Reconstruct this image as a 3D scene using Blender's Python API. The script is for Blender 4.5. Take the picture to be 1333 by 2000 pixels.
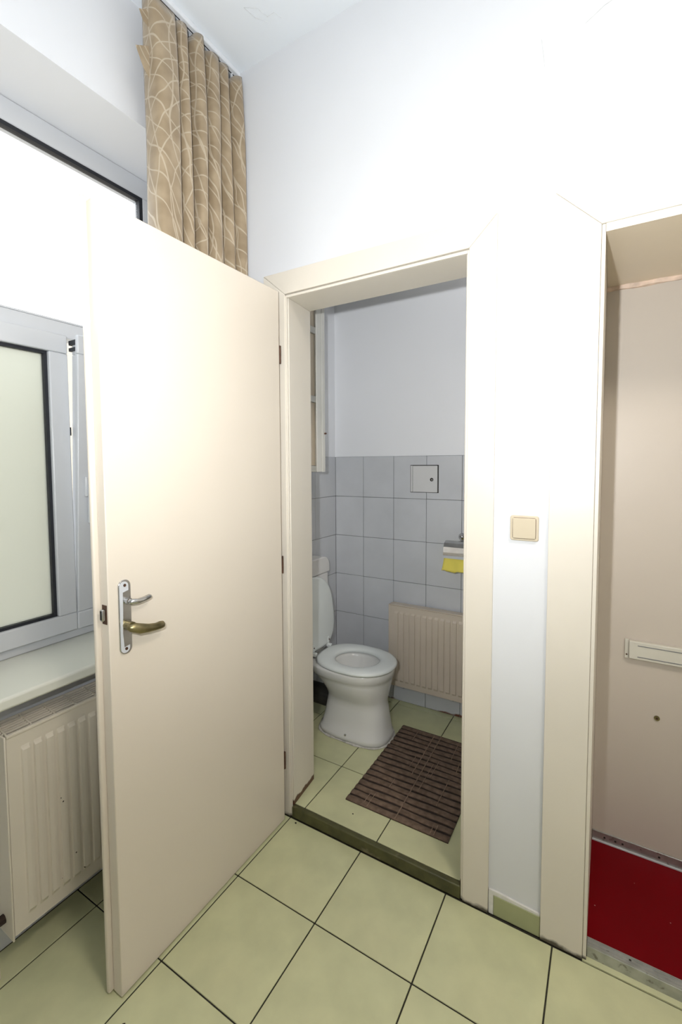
import bpy, math, random
from mathutils import Vector, Matrix
random.seed(7)
S = bpy.context.scene
COL = S.collection
for o in list(bpy.data.objects): bpy.data.objects.remove(o)

# ------------------------------------------------------------------ camera
CAMH = 1.4866
Fv = Vector((-0.52192048, 0.85108292, -0.05706898))
Rv = Vector((0.85263838, 0.52246599, -0.00609002))
Uv = Vector((-0.02463349, 0.05183771, 0.99835166))
cd = bpy.data.cameras.new('camera'); cam = bpy.data.objects.new('camera', cd); COL.objects.link(cam)
cam.matrix_world = Matrix(((Rv.x, Uv.x, -Fv.x, 0), (Rv.y, Uv.y, -Fv.y, 0), (Rv.z, Uv.z, -Fv.z, CAMH), (0, 0, 0, 1)))
cd.sensor_fit = 'VERTICAL'; cd.sensor_height = 36.0; cd.lens = 890.46 / 2000 * 36.0
cd.shift_x = (666.5 - 643.96) / 2000; cd.shift_y = (958.54 - 1000) / 2000
cd.clip_start = 0.02
S.camera = cam

# ------------------------------------------------------------------ world (overcast daylight)
W = bpy.data.worlds.new('overcast'); S.world = W; W.use_nodes = True
bg = W.node_tree.nodes['Background']
bg.inputs[0].default_value = (0.93, 0.97, 1.0, 1); bg.inputs[1].default_value = 5.0

# ------------------------------------------------------------------ lights
def light(name, kind, loc, power, color=(1, 1, 1), **kw):
    l = bpy.data.lights.new(name, kind); l.energy = power; l.color = color
    for k, v in kw.items(): setattr(l, k, v)
    o = bpy.data.objects.new(name, l); COL.objects.link(o); o.location = loc
    return o
# the photographer's flash, left of and a little above the lens
fl = light('camera_flash', 'SPOT', (-0.155, 0.0, 1.585), 116, (0.96, 0.98, 1.0), shadow_soft_size=0.018, spot_size=math.radians(176), spot_blend=1.0)
fl.rotation_euler = Vector((-0.34, 0.76, 0.60)).to_track_quat('-Z', 'Y').to_euler()   # head turned up towards the ceiling
# unseen warm fill light added overhead, to the right of the photographer
lamp = light('hall_fill_light', 'AREA', (0.75, 0.35, 3.02), 27, (1.0, 0.90, 0.77), shape='DISK', size=0.5)
# unseen fill light added under the toilet room ceiling to brighten the room
light('toilet_fill_light', 'POINT', (-0.75, 2.1, 2.62), 0.6, (1.0, 0.97, 0.93), shadow_soft_size=0.05)
# daylight portal in the window opening
pt = light('window_portal', 'AREA', (-1.80, 0.66, 1.77), 1, shape='RECTANGLE', size=1.43, size_y=1.87)
pt.rotation_euler = (math.radians(90), 0, math.radians(-90)); pt.data.cycles.is_portal = True

vs = S.view_settings
vs.view_transform = 'Standard'; vs.look = 'None'; vs.exposure = 0.0; vs.gamma = 1.0; vs.use_curve_mapping = False

# ------------------------------------------------------------------ materials
MATS = {}
def new(name):
    m = bpy.data.materials.new(name); m.use_nodes = True
    nt = m.node_tree; b = nt.nodes['Principled BSDF']
    MATS[name] = m
    return m, nt, b
def pm(name, col, rough=0.5, var=0.06, scale=6.0, bump=0.0, bscale=60.0, metal=0.0, spec=0.5, coat=0.0, detail=3.0):
    m, nt, b = new(name)
    b.inputs['Roughness'].default_value = rough; b.inputs['Metallic'].default_value = metal
    b.inputs['Specular IOR Level'].default_value = spec; b.inputs['Coat Weight'].default_value = coat
    tc = nt.nodes.new('ShaderNodeTexCoord')
    n = nt.nodes.new('ShaderNodeTexNoise'); n.inputs['Scale'].default_value = scale; n.inputs['Detail'].default_value = detail
    nt.links.new(tc.outputs['Object'], n.inputs['Vector'])
    r = nt.nodes.new('ShaderNodeValToRGB')
    r.color_ramp.elements[0].position = 0.3; r.color_ramp.elements[1].position = 0.7
    r.color_ramp.elements[0].color = (*[max(0, c * (1 - var)) for c in col], 1)
    r.color_ramp.elements[1].color = (*[min(1, c * (1 + var * 0.6)) for c in col], 1)
    nt.links.new(n.outputs['Fac'], r.inputs['Fac']); nt.links.new(r.outputs['Color'], b.inputs['Base Color'])
    if bump:
        n2 = nt.nodes.new('ShaderNodeTexNoise'); n2.inputs['Scale'].default_value = bscale; n2.inputs['Detail'].default_value = 4
        nt.links.new(tc.outputs['Object'], n2.inputs['Vector'])
        bp = nt.nodes.new('ShaderNodeBump'); bp.inputs['Strength'].default_value = bump; bp.inputs['Distance'].default_value = 0.004
        nt.links.new(n2.outputs['Fac'], bp.inputs['Height']); nt.links.new(bp.outputs['Normal'], b.inputs['Normal'])
    return m
def overlay(m, fac_fn, col, rough=None):
    """mix a stain colour over a pm() material; fac_fn builds a factor socket from (node_tree, texcoord)"""
    nt = m.node_tree; b = nt.nodes['Principled BSDF']
    src = b.inputs['Base Color'].links[0].from_socket
    tc = [n for n in nt.nodes if n.type == 'TEX_COORD'][0]
    mx = nt.nodes.new('ShaderNodeMix'); mx.data_type = 'RGBA'
    nt.links.new(fac_fn(nt, tc), mx.inputs['Factor'])
    nt.links.new(src, mx.inputs['A']); mx.inputs['B'].default_value = (*col, 1)
    nt.links.new(mx.outputs['Result'], b.inputs['Base Color'])
def math_node(nt, op, a, b=None):
    n = nt.nodes.new('ShaderNodeMath'); n.operation = op
    for i, v in enumerate((a, b)):
        if v is None: continue
        if isinstance(v, (int, float)): n.inputs[i].default_value = v
        else: nt.links.new(v, n.inputs[i])
    return n.outputs[0]
def noise_fac(nt, tc, scale, lo, hi, detail=4, vec=None, coord='Object'):
    n = nt.nodes.new('ShaderNodeTexNoise'); n.inputs['Scale'].default_value = scale; n.inputs['Detail'].default_value = detail
    nt.links.new(vec or tc.outputs[coord], n.inputs['Vector'])
    r = nt.nodes.new('ShaderNodeMapRange'); r.inputs['From Min'].default_value = lo; r.inputs['From Max'].default_value = hi
    nt.links.new(n.outputs['Fac'], r.inputs['Value'])
    return r.outputs['Result']
def low_band(height, soft, nscale, amp):
    """stain that hugs the foot of a thing (object z) with a ragged upper edge"""
    def f(nt, tc):
        sp = nt.nodes.new('ShaderNodeSeparateXYZ'); nt.links.new(tc.outputs['Object'], sp.inputs[0])
        n = nt.nodes.new('ShaderNodeTexNoise'); n.inputs['Scale'].default_value = nscale; n.inputs['Detail'].default_value = 5
        nt.links.new(tc.outputs['Object'], n.inputs['Vector'])
        z = math_node(nt, 'ADD', sp.outputs['Z'], math_node(nt, 'MULTIPLY', math_node(nt, 'SUBTRACT', n.outputs['Fac'], 0.5), amp))
        r = nt.nodes.new('ShaderNodeMapRange'); r.inputs['From Min'].default_value = height + soft; r.inputs['From Max'].default_value = height
        nt.links.new(z, r.inputs['Value'])
        return r.outputs['Result']
    return f
def specks(scale, thr):
    def f(nt, tc):
        v = nt.nodes.new('ShaderNodeTexVoronoi'); v.inputs['Scale'].default_value = scale
        nt.links.new(tc.outputs['Object'], v.inputs['Vector'])
        return math_node(nt, 'LESS_THAN', v.outputs['Distance'], thr)
    return f

M_wall = pm('wall_paint', (0.72, 0.735, 0.765), 0.75, 0.03, 1.5, 0.06, 30)
M_ceil = pm('ceiling_paint', (0.78, 0.82, 0.87), 0.8, 0.03, 1.2, 0.08, 18)
M_wcpaint = pm('gloss_wall_paint', (0.87, 0.88, 0.91), 0.32, 0.02, 1.5, 0.10, 14)
M_cream = pm('cream_gloss_paint', (0.73, 0.66, 0.565), 0.32, 0.03, 1.6, 0.05, 16)
M_trim = pm('trim_gloss_paint', (0.73, 0.68, 0.595), 0.35, 0.04, 2.5, 0.08, 14)
overlay(M_trim, low_band(0.004, 0.012, 30, 0.03), (0.10, 0.085, 0.065))
M_lining = pm('lining_gloss_paint', (0.73, 0.68, 0.595), 0.33, 0.03, 2.5, 0.06, 14)
overlay(M_lining, low_band(0.066, 0.006, 26, 0.035), (0.10, 0.035, 0.018))
M_beige = pm('entrance_door_paint', (0.57, 0.51, 0.445), 0.40, 0.035, 2.0, 0.05, 9, spec=0.3)
M_header = pm('header_paint', (0.76, 0.66, 0.52), 0.35, 0.04, 2.0, 0.03, 9)
M_rawwood = pm('chipped_wood', (0.72, 0.56, 0.45), 0.6, 0.25, 30)
M_tile = pm('green_floor_tile', (0.60, 0.61, 0.37), 0.30, 0.10, 9, 0.02, 40, detail=6)
overlay(M_tile, lambda nt, tc: math_node(nt, 'MULTIPLY', noise_fac(nt, tc, 4.0, 0.5, 0.75), 0.35), (0.63, 0.60, 0.37))
M_grout = pm('dark_grout', (0.035, 0.032, 0.022), 0.9, 0.3, 40)
M_walltile = pm('grey_wall_tile', (0.60, 0.615, 0.645), 0.28, 0.05, 7, 0.03, 20, detail=5)
M_walltile_low = pm('stained_wall_tile', (0.60, 0.615, 0.645), 0.3, 0.05, 7, 0.03, 20, detail=5)
overlay(M_walltile_low, low_band(0.046, 0.010, 9, 0.13), (0.16, 0.055, 0.025))
M_wgrout = pm('wall_grout', (0.20, 0.205, 0.215), 0.9, 0.25, 30)
M_skirt = pm('green_skirting_tile', (0.36, 0.38, 0.21), 0.35, 0.06, 12)
M_plaster = pm('rough_white_filler', (0.72, 0.71, 0.68), 0.9, 0.1, 40, 0.3, 120)
M_thresh = pm('green_painted_wood', (0.075, 0.074, 0.026), 0.5, 0.4, 18, 0.25, 60, detail=6)
overlay(M_thresh, lambda nt, tc: math_node(nt, 'MULTIPLY', noise_fac(nt, tc, 11, 0.60, 0.66, 6), 0.55), (0.24, 0.20, 0.12))
M_rad = pm('radiator_enamel', (0.70, 0.645, 0.55), 0.4, 0.04, 4)
overlay(M_rad, specks(13, 0.045), (0.06, 0.05, 0.04))
M_rad2 = pm('beige_radiator_enamel', (0.66, 0.575, 0.475), 0.4, 0.05, 6)
M_fin = pm('dusty_shaded_steel', (0.13, 0.115, 0.095), 0.8, 0.2, 20)  # dust plus the shade deep between the panels, both painted into the colour
M_pvc = pm('white_pvc', (0.57, 0.59, 0.62), 0.35, 0.02, 2)
M_gasket = pm('black_gasket', (0.012, 0.014, 0.02), 0.6, 0.2, 20)
M_sill = pm('cream_sill', (0.74, 0.75, 0.68), 0.35, 0.03, 3)
M_chrome = pm('worn_chrome', (0.55, 0.55, 0.55), 0.22, 0.12, 25, metal=1.0)
M_brass = pm('tarnished_brass', (0.28, 0.24, 0.13), 0.38, 0.35, 35, metal=1.0, detail=5)
M_alu = pm('aluminium_strip', (0.48, 0.49, 0.48), 0.38, 0.2, 30, metal=0.75)
overlay(M_alu, lambda nt, tc: math_node(nt, 'MULTIPLY', noise_fac(nt, tc, 45, 0.62, 0.68), 0.6), (0.12, 0.10, 0.08))
M_red = pm('red_kick_plate', (0.165, 0.0008, 0.004), 0.4, 0.12, 3, spec=0.08)
overlay(M_red, specks(22, 0.045), (0.45, 0.25, 0.22))
M_dark = pm('dark_recess', (0.02, 0.018, 0.015), 0.8, 0.3, 30)
M_rust = pm('rusty_metal', (0.10, 0.05, 0.03), 0.6, 0.4, 50, metal=0.3)
M_ceramic = pm('white_ceramic', (0.74, 0.74, 0.72), 0.12, 0.02, 3)
M_plastic = pm('toilet_seat_plastic', (0.76, 0.80, 0.79), 0.22, 0.02, 3)
M_tank = pm('cistern_plastic', (0.72, 0.71, 0.70), 0.3, 0.02, 3)
M_caulk = pm('dirty_caulk', (0.62, 0.60, 0.56), 0.8, 0.25, 50, 0.4, 120)
M_switch = pm('beige_switch_plastic', (0.60, 0.52, 0.385), 0.35, 0.03, 6)
M_mat = pm('brown_mat_weave', (0.175, 0.118, 0.085), 0.9, 0.3, 45, 0.4, 200)
M_matdark = pm('dark_mat_cord', (0.032, 0.020, 0.015), 0.95, 0.3, 60)
M_yarn = pm('pale_mat_yarn', (0.27, 0.19, 0.14), 0.9, 0.25, 50)
M_paper = pm('yellow_paper', (0.86, 0.74, 0.14), 0.9, 0.06, 20, 0.1, 60)
M_hatch = pm('hatch_metal', (0.66, 0.66, 0.66), 0.4, 0.03, 8)
M_ext = pm('outside_render', (0.36, 0.32, 0.26), 0.9, 0.1, 3)
M_cabinet = pm('cabinet_paint', (0.74, 0.73, 0.68), 0.35, 0.06, 8, 0.04, 20)
M_rail = pm('white_rail', (0.80, 0.82, 0.85), 0.5, 0.02, 4)
M_slot = pm('letter_slot_paint', (0.62, 0.60, 0.53), 0.4, 0.04, 8)

def mat_curtain():
    m, nt, b = new('gold_curtain_cloth')
    b.inputs['Roughness'].default_value = 0.6
    try: b.inputs['Sheen Weight'].default_value = 0.25
    except Exception: pass
    uv = nt.nodes.new('ShaderNodeUVMap')
    def lines(scale, dist, dscale, width, offs):
        mp = nt.nodes.new('ShaderNodeMapping'); mp.inputs['Location'].default_value = offs
        nt.links.new(uv.outputs['UV'], mp.inputs['Vector'])
        w = nt.nodes.new('ShaderNodeTexWave'); w.wave_type = 'RINGS'; w.rings_direction = 'SPHERICAL'
        w.inputs['Scale'].default_value = scale; w.inputs['Distortion'].default_value = dist
        w.inputs['Detail'].default_value = 0.6; w.inputs['Detail Scale'].default_value = dscale
        nt.links.new(mp.outputs['Vector'], w.inputs['Vector'])
        r = nt.nodes.new('ShaderNodeMapRange'); r.inputs['From Min'].default_value = 1 - width; r.inputs['From Max'].default_value = 1 - width * 0.4
        nt.links.new(w.outputs['Fac'], r.inputs['Value'])
        return r.outputs['Result']
    a = lines(2.3, 2.8, 1.5, 0.022, (-1.3, -6.2, 0)); c = lines(1.8, 4.0, 1.2, 0.02, (-3.7, -7.3, 0.1)); d = lines(2.0, 3.4, 1.8, 0.02, (0.9, -5.4, 0.05))
    f = math_node(nt, 'MAXIMUM', math_node(nt, 'MAXIMUM', a, c), d)
    n = nt.nodes.new('ShaderNodeTexNoise'); n.inputs['Scale'].default_value = 5.0
    nt.links.new(uv.outputs['UV'], n.inputs['Vector'])
    r0 = nt.nodes.new('ShaderNodeValToRGB'); r0.color_ramp.elements[0].color = (0.265, 0.196, 0.116, 1); r0.color_ramp.elements[1].color = (0.36, 0.277, 0.176, 1)
    r0.color_ramp.elements[0].position = 0.35; r0.color_ramp.elements[1].position = 0.65
    nt.links.new(n.outputs['Fac'], r0.inputs['Fac'])
    mx = nt.nodes.new('ShaderNodeMix'); mx.data_type = 'RGBA'
    nt.links.new(math_node(nt, 'MULTIPLY', f, 0.8), mx.inputs['Factor']); nt.links.new(r0.outputs['Color'], mx.inputs['A']); mx.inputs['B'].default_value = (0.48, 0.405, 0.30, 1)
    nt.links.new(mx.outputs['Result'], b.inputs['Base Color'])
    return m
M_curtain = mat_curtain()

def mat_clear():
    m = bpy.data.materials.new('clear_glass'); m.use_nodes = True; nt = m.node_tree
    nt.nodes.remove(nt.nodes['Principled BSDF']); out = nt.nodes['Material Output']
    t = nt.nodes.new('ShaderNodeBsdfTransparent'); g = nt.nodes.new('ShaderNodeBsdfGlossy'); g.inputs['Roughness'].default_value = 0.02
    mx = nt.nodes.new('ShaderNodeMixShader'); mx.inputs[0].default_value = 0.06
    nt.links.new(t.outputs[0], mx.inputs[1]); nt.links.new(g.outputs[0], mx.inputs[2]); nt.links.new(mx.outputs[0], out.inputs[0])
    return m
def mat_frosted():
    m = bpy.data.materials.new('frosted_glass'); m.use_nodes = True; nt = m.node_tree
    nt.nodes.remove(nt.nodes['Principled BSDF']); out = nt.nodes['Material Output']
    rf = nt.nodes.new('ShaderNodeBsdfRefraction'); rf.inputs['Color'].default_value = (0.80, 0.81, 0.76, 1); rf.inputs['Roughness'].default_value = 0.6; rf.inputs['IOR'].default_value = 1.4
    t = nt.nodes.new('ShaderNodeBsdfTranslucent'); t.inputs[0].default_value = (0.76, 0.78, 0.73, 1)
    d = nt.nodes.new('ShaderNodeBsdfDiffuse'); d.inputs[0].default_value = (0.58, 0.60, 0.55, 1)
    g = nt.nodes.new('ShaderNodeBsdfGlossy'); g.inputs['Roughness'].default_value = 0.3
    n = nt.nodes.new('ShaderNodeTexNoise'); n.inputs['Scale'].default_value = 220
    bp = nt.nodes.new('ShaderNodeBump'); bp.inputs['Strength'].default_value = 0.15; nt.links.new(n.outputs['Fac'], bp.inputs['Height']); nt.links.new(bp.outputs['Normal'], g.inputs['Normal'])
    def mix(f, a, b):
        m_ = nt.nodes.new('ShaderNodeMixShader'); m_.inputs[0].default_value = f; nt.links.new(a.outputs[0], m_.inputs[1]); nt.links.new(b.outputs[0], m_.inputs[2]); return m_
    x = mix(0.45, t, d); x = mix(0.45, x, rf); x = mix(0.04, x, g)
    nt.links.new(x.outputs[0], out.inputs[0])
    return m
M_clear = mat_clear(); M_frost = mat_frosted()

# ------------------------------------------------------------------ mesh helpers
class MB:
    def __init__(s): s.v = []; s.f = []; s.uv = None
    def add(s, vs, fs):
        o = len(s.v); s.v += [tuple(p) for p in vs]; s.f += [tuple(i + o for i in q) for q in fs]; return s
    def box(s, x0, x1, y0, y1, z0, z1):
        return s.add([(x0, y0, z0), (x1, y0, z0), (x1, y1, z0), (x0, y1, z0), (x0, y0, z1), (x1, y0, z1), (x1, y1, z1), (x0, y1, z1)],
                     [(0, 3, 2, 1), (4, 5, 6, 7), (0, 1, 5, 4), (1, 2, 6, 5), (2, 3, 7, 6), (3, 0, 4, 7)])
    def hexa(s, p):   # 8 points, bottom ring then top ring
        return s.add(p, [(0, 3, 2, 1), (4, 5, 6, 7), (0, 1, 5, 4), (1, 2, 6, 5), (2, 3, 7, 6), (3, 0, 4, 7)])
    def loft(s, rings, cap0=True, cap1=True, closed=True):
        n = len(rings[0]); o = len(s.v)
        for r in rings: s.v += [tuple(p) for p in r]
        for i in range(len(rings) - 1):
            for j in range(n if closed else n - 1):
                k = (j + 1) % n
                s.f.append((o + i * n + j, o + i * n + k, o + (i + 1) * n + k, o + (i + 1) * n + j))
        if cap0: s.f.append(tuple(o + j for j in reversed(range(n))))
        if cap1: s.f.append(tuple(o + (len(rings) - 1) * n + j for j in range(n)))
        return s
    def prism(s, poly, z0, z1):
        return s.loft([[(x, y, z0) for x, y in poly], [(x, y, z1) for x, y in poly]])
    def extrude(s, poly, axis, a, b):
        """poly in the two other axes, extruded along axis"""
        def mk(p, q):
            return {'x': (q, p[0], p[1]), 'y': (p[0], q, p[1]), 'z': (p[0], p[1], q)}[axis]
        return s.loft([[mk(p, a) for p in poly], [mk(p, b) for p in poly]])
    def tube(s, pts, r, n=10, cap=True):
        pts = [Vector(p) for p in pts]; rings = []
        for i, p in enumerate(pts):
            t = (pts[min(i + 1, len(pts) - 1)] - pts[max(i - 1, 0)]).normalized()
            a = Vector((0, 0, 1)) if abs(t.z) < 0.9 else Vector((1, 0, 0))
            u = t.cross(a).normalized(); w = t.cross(u)
            rr = r[i] if isinstance(r, (list, tuple)) else r
            if isinstance(rr, (list, tuple)): ra, rb = rr
            else: ra = rb = rr
            rings.append([p + u * ra * math.cos(2 * math.pi * k / n) + w * rb * math.sin(2 * math.pi * k / n) for k in range(n)])
        return s.loft(rings, cap, cap)
    def disc(s, c, axis, r, h, n=20):
        c = Vector(c); ax = {'x': Vector((1, 0, 0)), 'y': Vector((0, 1, 0)), 'z': Vector((0, 0, 1))}[axis]
        return s.tube([c, c + ax * h], r, n)
    def mesh(s, name):
        me = bpy.data.meshes.new(name); me.from_pydata(s.v, [], s.f); me.update()
        import bmesh
        bm = bmesh.new(); bm.from_mesh(me); bmesh.ops.recalc_face_normals(bm, faces=bm.faces); bm.to_mesh(me); bm.free()
        return me
    def build(s, name, mat, parent=None, bevel=0.0, seg=2, smooth=False, sub=0, label=None, kind=None):
        me = s.mesh(name); me.materials.append(mat)
        o = bpy.data.objects.new(name, me); COL.objects.link(o)
        if parent is not None:
            o.parent = parent
            o.matrix_parent_inverse = parent_world_inv(parent)
        if bevel:
            b = o.modifiers.new('bevel', 'BEVEL'); b.width = bevel; b.segments = seg; b.limit_method = 'ANGLE'; b.angle_limit = math.radians(40)
        if sub:
            u = o.modifiers.new('sub', 'SUBSURF'); u.levels = sub; u.render_levels = sub
        if smooth or bevel:
            for p in me.polygons: p.use_smooth = True
            if not smooth or bevel:
                try: me.set_sharp_from_angle(angle=math.radians(40))
                except Exception: pass
        if label: o['label'] = label
        if kind: o['kind'] = kind
        return o
def parent_world_inv(p):
    m = Matrix.Translation(p.location)
    q = p.parent
    while q is not None:
        m = Matrix.Translation(q.location) @ m if False else m; q = q.parent
    return m.inverted()
def tag(o, label, cat, group=None, kind=None):
    o['label'] = label; o['category'] = cat
    if group: o['group'] = group
    if kind: o['kind'] = kind
    return o
def thing(name, label, cat, loc, kind=None, group=None):
    o = bpy.data.objects.new(name, None); COL.objects.link(o); o.location = loc; o.empty_display_size = 0.05
    return tag(o, label, cat, group, kind)

def wall_cells(us, vs_, holes):
    """quads of a wall with rectangular holes; us/vs_ sorted break lists"""
    cells = set()
    for i in range(len(us) - 1):
        for j in range(len(vs_) - 1):
            cu, cv = (us[i] + us[i + 1]) / 2, (vs_[j] + vs_[j + 1]) / 2
            if not any(h[0] < cu < h[1] and h[2] < cv < h[3] for h in holes): cells.add((i, j))
    return cells
def wall(name, axis, d0, d1, u0, u1, v0, v1, holes, mat, label):
    """a wall slab between depths d0,d1 along axis ('x' or 'y') with real openings"""
    us = sorted({u0, u1} | {h for H in holes for h in H[:2]}); vz = sorted({v0, v1} | {h for H in holes for h in H[2:]})
    us = [u for u in us if u0 <= u <= u1]; vz = [v for v in vz if v0 <= v <= v1]
    cells = wall_cells(us, vz, holes); m = MB(); idx = {}
    def P(i, j, k):
        key = (i, j, k)
        if key not in idx:
            d = (d0, d1)[k]; idx[key] = len(m.v)
            m.v.append((d, us[i], vz[j]) if axis == 'x' else (us[i], d, vz[j]))
        return idx[key]
    for (i, j) in cells:
        m.f.append((P(i, j, 0), P(i + 1, j, 0), P(i + 1, j + 1, 0), P(i, j + 1, 0)))
        m.f.append((P(i, j, 1), P(i, j + 1, 1), P(i + 1, j + 1, 1), P(i + 1, j, 1)))
        for (a, b, n) in (((i, j), (i + 1, j), (i, j - 1)), ((i, j + 1), (i + 1, j + 1), (i, j + 1)), ((i, j), (i, j + 1), (i - 1, j)), ((i + 1, j), (i + 1, j + 1), (i + 1, j))):
            if n not in cells: m.f.append((P(*a, 0), P(*b, 0), P(*b, 1), P(*a, 1)))
    o = m.build(name, mat); return tag(o, label, 'wall', kind='structure')

# ------------------------------------------------------------------ dimensions
YA, YW = 1.497, 1.675            # hall side / toilet side of the wall with the two doors
XL, XR, YB, ZC = -1.455, 1.50, -1.60, 3.10
XN = -1.56                       # back of the radiator niche
WX0, WX1, WY1, WZC, WF = -1.51, -0.33, 2.535, 2.75, 0.045
OX0, OX1, OZ = -1.135, -0.388, 2.165          # toilet door opening (behind casing)
EX0, EX1, EZ = -0.036, 0.90, 2.142            # entrance opening
G = 0.333

# ------------------------------------------------------------------ shell
wall('wall_back', 'y', YA, YW, -1.86, 1.68, 0.0, ZC, [(OX0, OX1, 0.0, OZ), (EX0, EX1, 0.0, EZ)], M_wall, 'white painted wall with the two doorways')
WYA, WYB, WZA, WZB = -0.06, 1.388, 0.80, 2.70
wall('wall_left', 'x', -1.86, XL, YB, YA, 0.0, ZC, [(WYA, WYB, 0.0, WZB)], M_wall, 'white wall with the window at the left')
tag(MB().box(-1.86, XN, WYA, WYB, 0.0, 0.80).build('wall_niche', M_wall), 'recessed wall behind the radiator under the window', 'wall', kind='structure')
tag(MB().box(XR, XR + 0.18, YB, YA, 0, ZC).build('wall_right', M_wall), 'white hall wall out of view at the right', 'wall', kind='structure')
tag(MB().box(-1.86, XR + 0.18, YB - 0.18, YB, 0, ZC).build('wall_front', M_wall), 'white hall wall behind the viewer', 'wall', kind='structure')
ceil = tag(MB().box(-1.86, XR + 0.18, YB - 0.18, YW, ZC, ZC + 0.15).build('ceiling', M_ceil), 'white plastered hall ceiling', 'ceiling', kind='structure')
tag(MB().box(WX0 - 0.12, WX0, YW, WY1, 0, WZC).build('wall_toilet_left', M_wcpaint), 'toilet room side wall behind the cistern', 'wall', kind='structure')
tag(MB().box(WX1, WX1 + 0.12, YW, WY1, 0, WZC).build('wall_toilet_right', M_wcpaint), 'toilet room side wall hidden by the door jamb', 'wall', kind='structure')
tag(MB().box(WX0 - 0.12, WX1 + 0.12, WY1, WY1 + 0.12, 0, WZC).build('wall_toilet_back', M_wcpaint), 'pale painted end wall of the toilet room, tiled below', 'wall', kind='structure')
tag(MB().box(WX0 - 0.12, WX1 + 0.12, YW, WY1 + 0.12, WZC, WZC + 0.12).build('ceiling_toilet', M_ceil), 'low ceiling of the toilet room', 'ceiling', kind='structure')
tag(MB().box(EX0 - 0.10, EX1 + 0.10, 2.01, 2.06, 0, 2.3).build('wall_stairwell', M_header), 'closing board behind the entrance door', 'wall', kind='structure')

# hall floor: grout bed with single tiles
floor = tag(MB().box(-1.86, XR + 0.18, YB - 0.18, YW, -0.12, -0.004).build('floor', M_grout), 'hall floor of large square green tiles', 'floor', kind='structure')
gap = 0.0022
def clip_tiles(x0, x1, y0, y1, gx, gy):
    out = []
    i0 = math.floor((x0 - gx) / G); j0 = math.floor((y0 - gy) / G)
    i = i0
    while gx + i * G < x1 - 1e-6:
        j = j0
        while gy + j * G < y1 - 1e-6:
            a, b = max(x0, gx + i * G), min(x1, gx + (i + 1) * G); c, d = max(y0, gy + j * G), min(y1, gy + (j + 1) * G)
            if b - a > 0.012 and d - c > 0.012: out.append((a, b, c, d))
            j += 1
        i += 1
    return out
def tile_mesh(w, h, t, mat, cache={}):
    k = (round(w, 4), round(h, 4), t, mat.name)
    if k not in cache:
        me = MB().box(-w / 2, w / 2, -h / 2, h / 2, -t, 0).mesh('floor_tile'); me.materials.append(mat); cache[k] = me
    return cache[k]
def put_tile(me, loc, parent, name='tile', rot=None):
    o = bpy.data.objects.new(name, me); COL.objects.link(o); o.parent = parent
    o.location = Vector(loc) - parent.location
    if rot: o.rotation_euler = rot
    b = o.modifiers.new('bevel', 'BEVEL'); b.width = 0.0012; b.segments = 1
    return o
for (a, b, c, d) in clip_tiles(-1.4457, XR, YB, 1.484, -1.1127, 1.163) + clip_tiles(XN, -1.4457, WYA, WYB, -1.1127, 1.163):
    put_tile(tile_mesh(b - a - 2 * gap, d - c - 2 * gap, 0.004, M_tile), ((a + b) / 2, (c + d) / 2, 0.0), floor, 'floor_tile')

# toilet room floor, one step up
fwc = tag(MB().box(WX0, WX1, YW, WY1, -0.004, WF - 0.004).box(OX0, OX1, 1.509, YW, -0.004, WF - 0.004).build('floor_toilet', M_grout), 'toilet room floor of green tiles, one small step up', 'floor', kind='structure')
gx, gy = -1.057, 1.820
for i in range(-2, 3):
    for j in range(-1, 3):
        a, b = max(WX0, gx + i * G), min(WX1, gx + (i + 1) * G); c, d = max(1.509, gy + j * G), min(WY1, gy + (j + 1) * G)
        if b - a < 0.02 or d - c < 0.02: continue
        a += gap; b -= gap; c += gap; d -= gap
        if j == -1:
            pl = max(a, OX0 + 0.002); pr = min(b, OX1 - 0.002)
            if pr - pl < 0.01: poly = [(a, YW), (b, YW), (b, d), (a, d)]
            else: poly = [(pl, c), (pr, c)] + ([(pr, YW)] if pr < b - 1e-4 else []) + ([(b, YW)] if pr < b - 1e-4 else []) + [(b, d), (a, d)] + ([(a, YW), (pl, YW)] if pl > a + 1e-4 else [])
        else: poly = [(a, c), (b, c), (b, d), (a, d)]
        MB().prism(poly, WF - 0.004, WF).build('floor_tile', M_tile, fwc, bevel=0.001, seg=1)

# toilet room wall tiles (20 x 25)
def wall_tiles(axis, plane, us, zs, parent, sgn):
    for j in range(len(zs) - 1):
        for i in range(len(us) - 1):
            a, b = us[i] + 0.0012, us[i + 1] - 0.0012; z0, z1 = zs[j] + 0.0012, zs[j + 1] - 0.0012
            m = MB(); e = random.uniform(0, 0.0006)
            if axis == 'y': m.box(a, b, plane - 0.006 - e, plane - 0.0015, z0, z1)
            else: m.box(plane + 0.0015, plane + 0.006 + e, a, b, z0, z1)
            m.build('wall_tile', M_walltile_low if j == 0 else M_walltile, parent, bevel=0.0012, seg=1)
zs = [WF + 0.001] + [1.535 - 0.2505 * k for k in range(5, -1, -1)]
# thin grout beds sit on the plaster; tiles stand proud of them
tb = tag(MB().box(WX0 + 0.0015, WX1, WY1 - 0.003, WY1, WF, 1.5352).build('wall_toilet_tiling', M_wgrout), 'grey square tiling on the toilet room end wall', 'tiling', kind='structure')
wall_tiles('y', WY1, [WX0 + 0.006] + [-1.508 + 0.2045 * k for k in range(1, 6)] + [WX1], zs, tb, -1)
tl = tag(MB().box(WX0, WX0 + 0.003, YW, WY1 - 0.003, WF, 1.5352).build('wall_toilet_left_tiling', M_wgrout), 'grey tiling on the wall behind the cistern', 'tiling', kind='structure')
wall_tiles('x', WX0, [YW, 1.89, 2.09, 2.29, WY1 - 0.006], zs, tl, 1)

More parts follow.
